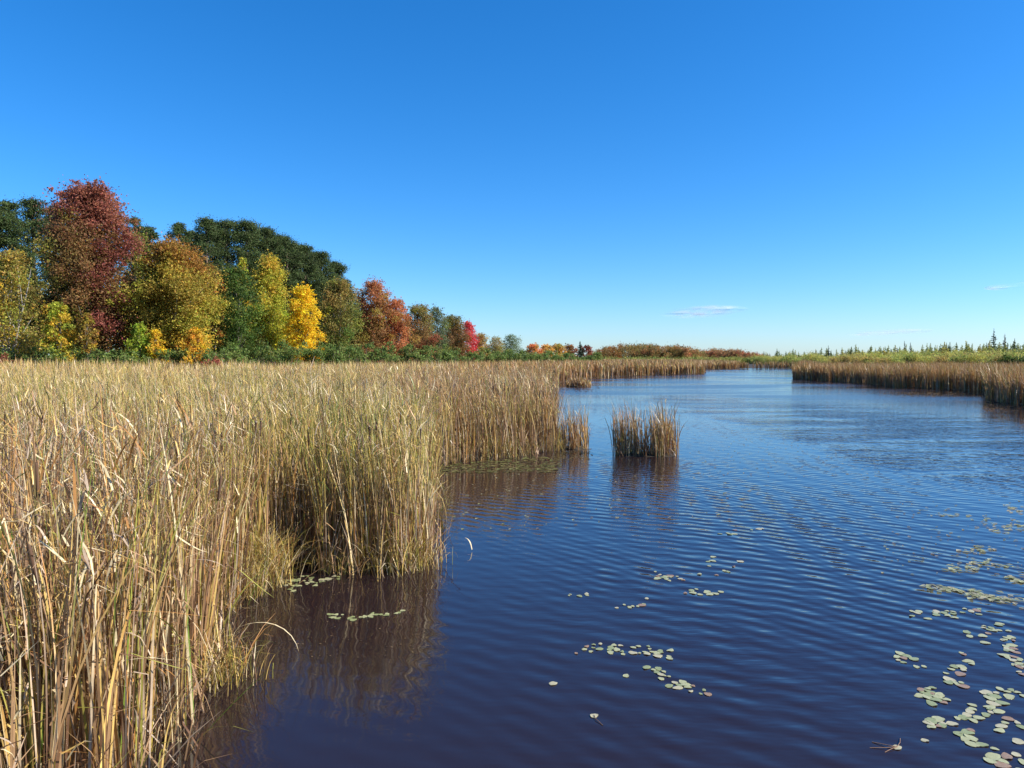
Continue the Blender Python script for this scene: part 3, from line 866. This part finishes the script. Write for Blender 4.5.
for i, (px, yt, D, hw, c, lab) in enumerate([(3, 345, 68, 9, (0.22, 0.06, 0.04), 'small dark red shrub at the left edge below the sparse tree'), (213, 353, 75, 13, (0.25, 0.075, 0.045), 'low brick red shrub under the dark green tree'),
                                             (188, 346, 74, 8, GOLD, 'small golden shrub left of the brick red shrub')]):
    X, Y, Ht = place(px, yt, D)
    shrub(X, Y, Ht, hw / F * D, [c], 1100 + i, lab, None)

# ------------------------------------------------------------------ conifers beyond the right bank
X, Y, Ht = place(580, 341, 292)
spruce('spruce_tree', 'dark spruce in the far orange row beyond the left marsh', X, Y, Ht, 7 / F * 292, 40, (0.04, 0.06, 0.03), leaf=0.6)
SPR = [(828, 346, 205, 4.0, (0.03, 0.05, 0.025), 'dark little spruce above the tip of the right bank'), (871, 349, 210, 3, (0.04, 0.06, 0.03), 'short spruce left of the paired spruces'),
       (904, 341, 200, 3.4, (0.035, 0.055, 0.03), 'left one of two thin dark spruces standing close together'), (910, 343, 196, 3, (0.03, 0.05, 0.025), 'right one of two thin dark spruces standing close together'), (897, 348, 200, 3, (0.04, 0.06, 0.03), 'low dark spruce just left of the paired spruces'),
       (993, 329, 170, 6.5, (0.03, 0.055, 0.03), 'tallest dark spruce near the right edge'), (1004, 334, 172, 6, (0.12, 0.07, 0.05), 'brown dying spruce right of the tallest spruce'), (1014, 339, 168, 5, (0.05, 0.07, 0.035), 'grey green spruce between the dying spruce and the edge'),
       (1026, 334, 165, 6, (0.03, 0.05, 0.028), 'dark spruce cut by the right edge'), (986, 343, 175, 4, (0.04, 0.06, 0.03), 'short spruce at the left foot of the tallest spruce'), (946, 343, 190, 3, (0.05, 0.075, 0.03), 'thin spire spruce halfway between the paired and the tallest spruce')]
for i, (px, yt, D, hw, c, lab) in enumerate(SPR):
    X, Y, Ht = place(px, yt, D)
    spruce('spruce_tree', lab, X, Y, Ht, 1.35 * hw / F * D, 300 + i, c, gaps=0.25, leaf=0.36, nt=22)
rng = np.random.default_rng(17)
tp = []
for i in range(14):
    cl = [(0.42, 0.42, 0.10), (0.33, 0.37, 0.10), (0.50, 0.43, 0.10), (0.18, 0.22, 0.07)][i % 4]
    tp.append(spruce('tamarack_tree', 'short yellow green tamarack in the bog beyond the right bank', 0, 0, 5.5, 1.6, 340 + i, cl, 'tamaracks beyond the right bank', 'tamarack', gaps=0.15, leaf=0.40, nt=16))
n = 0
for i in range(250):
    px = rng.uniform(752, 1062)
    D = np.interp(px, [750, 830, 1060], [300, 185, 128]) + rng.uniform(0, 70)
    yt = np.interp(px, [752, 800, 860, 960, 1060], [355.5, 352, 349, 346, 344]) + rng.normal(1.0, 2.6)
    X, Y, Ht = place(px, yt, D)
    Ht = max(Ht, 2.0)
    o = tp[n] if n < len(tp) else copy_tree(tp[n % len(tp)])
    n += 1
    o.location = (X, Y, gz(X, Y)); s = Ht / 5.5
    o.scale = (s * rng.uniform(0.9, 1.5), s * rng.uniform(0.9, 1.5), s); o.rotation_euler = (0, 0, rng.uniform(0, 6.28))
for i, (px, yt, D, hw, c, lab) in enumerate([(833, 353, 190, 5, ORG, 'small orange shrub beside the dark little spruce of the right bog'), (967, 350, 165, 6, (0.2, 0.09, 0.05), 'reddish brown shrub among the tamaracks of the right bog'), (1006, 352, 120, 11, GRN, 'green shrub behind the right bank near the edge'), (1022, 351, 118, 10, (0.09, 0.13, 0.04), 'green shrub cut by the right edge')]):
    X, Y, Ht = place(px, yt, D)
    shrub(X, Y, Ht, hw / F * D, [c, np.array(c) * 0.7], 1200 + i, lab, None)

rng = np.random.default_rng(19)
bs = [shrub(0, 0, 3.2, 1.9, c, 1300 + q, 'rounded yellow green bush among the tamaracks of the right bog', 'bushes of the right bog') for q, c in enumerate([[(0.30, 0.30, 0.07), (0.24, 0.27, 0.07)], [(0.36, 0.32, 0.08), (0.28, 0.28, 0.07)], [(0.20, 0.23, 0.06), (0.26, 0.27, 0.07)], [(0.34, 0.22, 0.08), (0.3, 0.28, 0.07)]])]
for i in range(170):
    px = rng.uniform(752, 1062)
    D = np.interp(px, [750, 830, 1060], [285, 165, 112]) + rng.uniform(0, 55)
    yt = np.interp(px, [752, 800, 860, 960, 1060], [356.5, 354.5, 352.5, 349.5, 347]) + rng.normal(0, 1.6)
    X, Y, Ht = place(px, yt, D)
    o = bs[i] if i < 4 else copy_tree(bs[i % 4])
    o.location = (X, Y, gz(X, Y)); k_ = max(0.5, Ht / 3.2); o.scale = (k_ * rng.uniform(0.8, 1.3), k_ * rng.uniform(0.8, 1.3), k_); o.rotation_euler = (0, 0, rng.uniform(0, 6.28))

# ------------------------------------------------------------------ far woods on the horizon
def far_wood(name, label, px0, px1, D, yprof, cols, seed, n):
    rng = np.random.default_rng(seed)
    P = Parts()
    cents, rads, cc = [], [], []
    for i in range(n):
        px = rng.uniform(px0, px1); d = D + rng.uniform(0, 60)
        X, Y, Ht = place(px, yprof(px) + abs(rng.normal(0, 1.2)), d)
        z0 = gz(X, Y)
        k = rng.random(len(cols)) ** 3; k /= k.sum(); c = sum(w * np.array(q) for w, q in zip(k, cols))
        r = rng.uniform(3.0, 5.0) * D / 700
        for q in range(7):
            f = rng.uniform(0.1, 1)
            cents.append(np.array((X + rng.normal(0, r * 0.5), Y + rng.normal(0, r * 0.5), z0 + max(1, Ht * f - r * 0.4)))); rads.append(r * rng.uniform(0.5, 0.8)); cc.append(c * rng.uniform(0.8, 1.2))
    clump_crown(P, cents, rads, 9 * (700 / D) ** 1.6, 1.1 * D / 700, cc, rng, 0.9)
    tag(link(name, P.mesh(name), M_LEAF), label, 'woods', kind='stuff')
far_wood('distant_woods', 'far wooded rise of mixed green and rust trees across the marsh', 592, 706, 640, lambda p: np.interp(p, [592, 604, 622, 670, 700, 708], [353, 347, 343.5, 344.5, 349, 355]), [GRN, OLV, (0.28, 0.15, 0.06), (0.34, 0.14, 0.06), (0.2, 0.18, 0.06), RORG, (0.06, 0.09, 0.035)], 5, 150)
far_wood('distant_red_woods', 'farthest low red brown wood on the horizon beyond the channel', 690, 764, 900, lambda p: np.interp(p, [690, 712, 735, 764], [352, 348.5, 349, 355]), [(0.28, 0.15, 0.07), (0.34, 0.15, 0.07), (0.22, 0.18, 0.07), REDB], 6, 90)
far_wood('low_far_scrub', 'thin line of yellow green scrub at the end of the channel', 590, 800, 330, lambda p: 358 - 1.5 * math.sin(p * 0.07) ** 2, [(0.22, 0.2, 0.05), (0.3, 0.28, 0.07), GRN], 8, 190)

# ------------------------------------------------------------------ floating leaves
def pad_material(name, c1, c2):
    m, n, l, b = new_mat(name)
    tc = n.new('ShaderNodeTexCoord')
    nz = n.new('ShaderNodeTexNoise'); nz.inputs['Scale'].default_value = 14; nz.inputs['Detail'].default_value = 4
    l.new(tc.outputs['Object'], nz.inputs['Vector'])
    cr = n.new('ShaderNodeValToRGB')
    cr.color_ramp.elements[0].position = 0.35; cr.color_ramp.elements[0].color = (*c1, 1)
    cr.color_ramp.elements[1].position = 0.65; cr.color_ramp.elements[1].color = (*c2, 1)
    l.new(nz.outputs['Fac'], cr.inputs['Fac']); l.new(cr.outputs[0], b.inputs['Base Color'])
    b.inputs['Roughness'].default_value = 0.38
    return m
PADM = [pad_material('pad_yellow_green', (0.27, 0.28, 0.13), (0.37, 0.36, 0.19)), pad_material('pad_green', (0.17, 0.20, 0.08), (0.27, 0.28, 0.12)),
        pad_material('pad_tan', (0.32, 0.28, 0.16), (0.41, 0.38, 0.23)), pad_material('pad_reddish', (0.19, 0.11, 0.06), (0.31, 0.21, 0.12))]
def pad_mesh(seed, mat):
    rng = np.random.default_rng(seed)
    n = 16; V = [(0, 0, 0.0015)]
    asp = rng.uniform(0.62, 0.85); ph = rng.uniform(0, 6)
    for f, z in ((0.6, 0.0015), (1.0, 0.0)):
        for a in range(n):
            t = 2 * math.pi * a / n
            q = f * (1 + 0.09 * math.sin(3 * t + ph) + 0.05 * math.sin(5 * t))
            V.append((0.5 * q * math.cos(t), 0.5 * asp * q * math.sin(t), z + (0.0035 * max(0, math.sin(2 * t + ph)) if f == 1.0 else 0)))
    # a thin rim underneath gives the leaf its thickness
    for a in range(n):
        x_, y_, z_ = V[1 + n + a]
        V.append((x_ * 0.985, y_ * 0.985, z_ - 0.003))
    Fc = [(0, 1 + a, 1 + (a + 1) % n) for a in range(n)]
    for r_ in (0, 1):
        Fc += [(1 + r_ * n + a, 1 + (r_ + 1) * n + a, 1 + (r_ + 1) * n + (a + 1) % n, 1 + r_ * n + (a + 1) % n) for a in range(n)]
    me = bpy.data.meshes.new('lily_pad'); me.from_pydata(V, [], Fc); me.update()
    me.materials.append(mat)
    return me
PADS = [[pad_mesh(60 + 7 * i + k, PADM[i]) for k in range(4)] for i in range(4)]
rng = np.random.default_rng(23)
pad_pts = []
def pad(px, py, size, label, group, mix):
    size *= 0.68
    X, Y = ray_xy(px, py)
    if any((X - a) ** 2 + (Y - b) ** 2 < (0.27 * (size + s)) ** 2 for a, b, s in pad_pts[-140:]): return None
    pad_pts.append((X, Y, size))
    i = int(rng.choice(4, p=mix))
    o = bpy.data.objects.new('lily_pad', PADS[i][int(rng.integers(4))])
    o.location = (X, Y, 0.0035 + rng.uniform(0, 0.0012)); o.rotation_euler = (rng.normal(0, 0.02), rng.normal(0, 0.02), rng.uniform(0, 6.28))
    o.scale = (size, size, 1)
    COL.objects.link(o)
    tag(o, label, 'lily pad', group)
    return o
MIXG = (0.45, 0.25, 0.2, 0.10); MIXL = (0.35, 0.45, 0.2, 0.0)
L_MID = 'small oval lily pad in the drifting rafts in midstream'; G_MID = 'lily pads drifting in midstream'
L_RGT = 'oval lily pad in the scattered rafts near the right edge'; G_RGT = 'lily pads by the right edge'
L_LFT = 'small green lily pad below the cattail bed on the left'; G_LFT = 'lily pads under the left bed'
def raft(x0, y0, x1, y1, sy, n, size, lab, grp, mix=MIXG, sx=3.0):
    for i in range(n):
        t = rng.random()
        pad(x0 + (x1 - x0) * t + rng.normal(0, sx), y0 + (y1 - y0) * t + rng.normal(0, sy), size * rng.uniform(0.5, 1.3), lab, grp, mix)
for a in [(576, 653, 600, 646, 1.3, 8, 0.095), (596, 646, 672, 655, 3.2, 26, 0.10), (650, 668, 662, 676, 2.5, 7, 0.10), (664, 682, 708, 693, 3.0, 18, 0.10), (652, 573, 682, 581, 1.6, 14, 0.12), (688, 592, 722, 594, 1.6, 10, 0.12),
          (700, 575, 748, 566, 3, 6, 0.12), (722, 534, 762, 529, 1.0, 8, 0.13), (614, 612, 650, 603, 2.5, 8, 0.10), (560, 597, 592, 595, 1.2, 5, 0.10), (705, 562, 720, 560, 2, 4, 0.12)]:
    a = list(a); a[5] = int(a[5] * 1.35)
    raft(*a, L_MID, G_MID)
FAR_RAFTS = []
for a in [(920, 585, 962, 592, 1.2, 13, 0.12), (960, 592, 1020, 602, 2.5, 26, 0.12), (908, 614, 956, 614, 2.0, 12, 0.115), (960, 612, 978, 611, 1.5, 5, 0.115), (984, 629, 998, 629, 2.5, 8, 0.12), (1004, 640, 1024, 668, 7, 30, 0.115), (896, 655, 914, 661, 1.8, 7, 0.12), (918, 668, 924, 668, 1, 2, 0.13),
          (950, 672, 968, 661, 3, 9, 0.12), (946, 680, 962, 684, 2, 6, 0.12), (918, 690, 946, 702, 4, 16, 0.115), (928, 722, 940, 728, 4, 6, 0.13), (950, 717, 1000, 708, 4.5, 20, 0.115), (985, 700, 1020, 693, 4, 12, 0.12), (960, 735, 982, 745, 5, 14, 0.125), (925, 740, 930, 741, 1, 1, 0.15), (990, 756, 1024, 766, 4, 10, 0.13), (1012, 742, 1016, 742, 1, 1, 0.17),
          (1000, 728, 1022, 722, 4, 6, 0.12), (945, 569, 975, 568, 2.0, 10, 0.13), (975, 561, 1010, 566, 2.5, 10, 0.13), (1005, 578, 1024, 580, 2.0, 8, 0.12), (968, 550, 998, 550, 1.5, 9, 0.14), (980, 524, 1024, 528, 3.5, 18, 0.15), (932, 515, 965, 516, 0.8, 6, 0.16), (1000, 508, 1024, 512, 2.5, 8, 0.15), (960, 645, 1000, 628, 6, 4, 0.11)]:
    a = list(a); a[5] = int(a[5] * 1.6 + 0.5)
    if a[1] < 605: FAR_RAFTS.append(a)
    else: raft(*a, L_RGT, G_RGT)
for a in [(282, 585, 318, 580, 3.2, 40, 0.10), (316, 580, 345, 577.5, 1.2, 12, 0.10), (322, 617, 345, 617, 2.2, 8, 0.095), (345, 619, 402, 613, 1.3, 22, 0.095)]:
    raft(*a, L_LFT, G_LFT, MIXL)
pad(553, 684, 0.11, 'lone round lily pad floating left of the midstream raft', None, (0, 0, 1, 0))
pad(626, 676, 0.10, 'lone lily pad just below the first midstream raft', None, (1, 0, 0, 0))
def pad_with_stem(px, py, size, label, ends):
    o = pad(px, py, size, label, None, (0, 0, 1, 0))
    P = Parts()
    for dx, dy in ends:
        tube(P, [(0, 0, 0.004), (dx * 0.5, dy * 0.32, 0.006), (dx, dy, -0.002)], [0.003] * 3, (0.22, 0.13, 0.08), 4)
    s = link('stem', P.mesh('stem', True), M_BARK, o)
    s.scale = (1 / size, 1 / size, 1)
pad_with_stem(594, 716, 0.10, 'lone pale pad with a thin trailing stem in the near water', [(-0.14, -0.18)])
pad_with_stem(897, 748, 0.10, 'uprooted pad with splayed stems in the near water', [(-0.2, -0.08), (0.22, -0.15), (0.18, -0.02), (0.1, -0.2)])
# specks of leaf and straw too many to count
P = Parts()
rng = np.random.default_rng(29)
def specks(px0, px1, py0, py1, n, size, cols):
    c, cl = [], []
    for i in range(n):
        X, Y = ray_xy(rng.uniform(px0, px1), rng.uniform(py0, py1))
        c.append((X, Y, 0.006)); cl.append(np.array(cols[int(rng.integers(len(cols)))]) * rng.uniform(0.7, 1.2))
    c = np.array(c); k = in_water(c[:, 0], c[:, 1]); c = c[k]; cl = np.array(cl)[k]
    nor = np.tile((0, 0, 1.0), (len(c), 1)) + rng.normal(0, 0.02, (len(c), 3))
    leaf_quads(P, c, nor, size * rng.uniform(0.4, 1.2, len(c)), cl, rng, 0.6)
SC = [(0.42, 0.40, 0.24), (0.34, 0.28, 0.18), (0.34, 0.36, 0.18)]
specks(690, 880, 428, 478, 260, 0.075, SC); specks(600, 760, 470, 520, 60, 0.10, SC); specks(880, 1024, 500, 575, 110, 0.07, SC)
specks(438, 560, 457, 473, 620, 0.17, [(0.22, 0.18, 0.07), (0.2, 0.2, 0.07), (0.14, 0.11, 0.05)]); specks(560, 592, 448, 460, 80, 0.12, [(0.2, 0.15, 0.07)]); specks(440, 600, 474, 530, 90, 0.08, SC)
specks(225, 430, 575, 660, 220, 0.028, [(0.25, 0.17, 0.09), (0.12, 0.08, 0.05)]); specks(880, 1024, 392, 397, 160, 0.35, [(0.13, 0.09, 0.05)]); specks(985, 1024, 400, 412, 120, 0.3, [(0.15, 0.1, 0.06)])
specks(560, 600, 384, 392, 60, 0.3, [(0.12, 0.08, 0.05)])
PC = [(0.50, 0.52, 0.32), (0.44, 0.47, 0.26), (0.52, 0.49, 0.34)]
for a in FAR_RAFTS:
    for q in range(int(a[5] * 1.5)):
        t = rng.random(); px_ = a[0] + (a[2] - a[0]) * t + rng.normal(0, 4); py_ = a[1] + (a[3] - a[1]) * t + rng.normal(0, a[4])
        specks(px_, px_ + 0.1, py_, py_ + 0.1, 1, 0.11, PC)
tag(link('floating_debris', P.mesh('floating_debris'), M_LEAF), 'specks of leaf and straw scattered over the water surface', 'debris', kind='stuff')

# a few broken blades over the water at the near edge
rng = np.random.default_rng(31)
def blade_thing(px, py, azd, L, lean, curv, tf, fold, col, label):
    P = Parts()
    X, Y = ray_xy(px, py)
    blades(P, np.array([(0, 0, 0.02)]), np.array([math.radians(azd)]), np.array([L]), np.array([lean]), np.array([curv]), np.array([0.018]), np.array([tf]), np.array([fold]), np.array([col]), np.array([col]), 12, rng, np.array([0.2]))
    tag(link('broken_blade', P.mesh('broken_blade'), M_REED, loc=(X, Y, 0.0)), label, 'reed blade')
blade_thing(207, 650, 95, 1.05, 0.9, 2.2, 2, 0, PALE * 0.9, 'pale arched blade drooping over the near water')
blade_thing(195, 690, 80, 0.6, 1.0, 0.3, 2, 0, PALE * 0.85, 'straight pale blade slanting out over the near water')
blade_thing(208, 655, 115, 0.5, 1.15, 0.6, 2, 0, GREY, 'grey broken blade pointing to the water on the near edge')
blade_thing(472, 551, 300, 0.22, 0.2, 1.6, 2, 0, PALE, 'thin curled blade poking out of open water by the front bed')
blade_thing(428, 563, 75, 0.4, 0.8, 0.3, 2, 0, PALE, 'dry blade leaning from the corner of the front bed')
blade_thing(436, 482, 60, 0.55, 0.6, 0.2, 2, 0, STRAW, 'straw blade leaning over water behind the front bed')

# ------------------------------------------------------------------ thin clouds
def cloud_material(name, seed, dens):
    m = bpy.data.materials.new(name); m.use_nodes = True
    n = m.node_tree.nodes; l = m.node_tree.links
    n.clear()
    out = n.new('ShaderNodeOutputMaterial')
    df = n.new('ShaderNodeBsdfDiffuse'); df.inputs['Color'].default_value = (0.95, 0.96, 0.97, 1)
    tl = n.new('ShaderNodeBsdfTranslucent'); tl.inputs['Color'].default_value = (0.95, 0.96, 0.97, 1)
    ms = n.new('ShaderNodeMixShader'); ms.inputs[0].default_value = 0.5
    l.new(df.outputs[0], ms.inputs[1]); l.new(tl.outputs[0], ms.inputs[2])
    tr = n.new('ShaderNodeBsdfTransparent'); mo = n.new('ShaderNodeMixShader')
    tc = n.new('ShaderNodeTexCoord')
    ln = n.new('ShaderNodeVectorMath'); ln.operation = 'LENGTH'
    fl = n.new('ShaderNodeVectorMath'); fl.operation = 'MULTIPLY'; fl.inputs[1].default_value = (1, 0, 1)   # thins out towards its rim
    l.new(tc.outputs['Object'], fl.inputs[0]); l.new(fl.outputs[0], ln.inputs[0])
    fall = n.new('ShaderNodeMapRange'); fall.interpolation_type = 'SMOOTHSTEP'
    fall.inputs['From Min'].default_value = 0.1; fall.inputs['From Max'].default_value = 0.95; fall.inputs['To Min'].default_value = 1; fall.inputs['To Max'].default_value = 0
    l.new(ln.outputs['Value'], fall.inputs['Value'])
    mp = n.new('ShaderNodeMapping'); mp.inputs['Scale'].default_value = (2.2, 1, 1.2); mp.inputs['Location'].default_value = (seed, 0, 0)
    l.new(tc.outputs['Object'], mp.inputs['Vector'])
    nz = n.new('ShaderNodeTexNoise'); nz.inputs['Scale'].default_value = 1.6; nz.inputs['Detail'].default_value = 4
    l.new(mp.outputs[0], nz.inputs['Vector'])
    r = n.new('ShaderNodeMapRange'); r.inputs['From Min'].default_value = 0.3; r.inputs['From Max'].default_value = 0.7
    l.new(nz.outputs['Fac'], r.inputs['Value'])
    a = n.new('ShaderNodeMath'); a.operation = 'MULTIPLY'; l.new(fall.outputs[0], a.inputs[0]); l.new(r.outputs[0], a.inputs[1])
    b = n.new('ShaderNodeMath'); b.operation = 'MULTIPLY'; l.new(a.outputs[0], b.inputs[0]); b.inputs[1].default_value = dens
    l.new(b.outputs[0], mo.inputs[0]); l.new(tr.outputs[0], mo.inputs[1]); l.new(ms.outputs[0], mo.inputs[2]); l.new(mo.outputs[0], out.inputs['Surface'])
    return m
def cloud(px, py, hw, hh, label, seed, dens, roll):
    D = 9000.0
    z = CAMZ + (HOR - py) / F * D
    X = (px - W / 2) / F * D
    me = bpy.data.meshes.new('cloud')
    V, Fc = [], []
    nu, nv = 24, 12
    for j in range(nv + 1):
        for i in range(nu):
            ph, th = math.pi * j / nv, 2 * math.pi * i / nu
            V.append((math.sin(ph) * math.cos(th), math.sin(ph) * math.sin(th), math.cos(ph)))
    for j in range(nv):
        for i in range(nu):
            Fc.append((j * nu + i, (j + 1) * nu + i, (j + 1) * nu + (i + 1) % nu, j * nu + (i + 1) % nu))
    me.from_pydata(V, [], Fc); me.update()
    o = link('cloud', me, cloud_material('thin_cloud', seed, dens))
    o.location = (X, D, z); o.scale = (hw / F * D, 500, hh / F * D); o.rotation_euler = (0, math.radians(-roll), 0)
    tag(o, label, 'cloud')
cloud(703, 312, 46, 6.5, 'thin white cloud streak over the middle of the horizon', 1.0, 0.75, 2)
cloud(888, 332.5, 40, 3.5, 'faint cloud streak low over the right bog', 4.0, 0.55, 2)
cloud(1016, 285, 22, 4, 'faint cloud wisp at the right edge of the sky', 8.0, 0.6, 2)
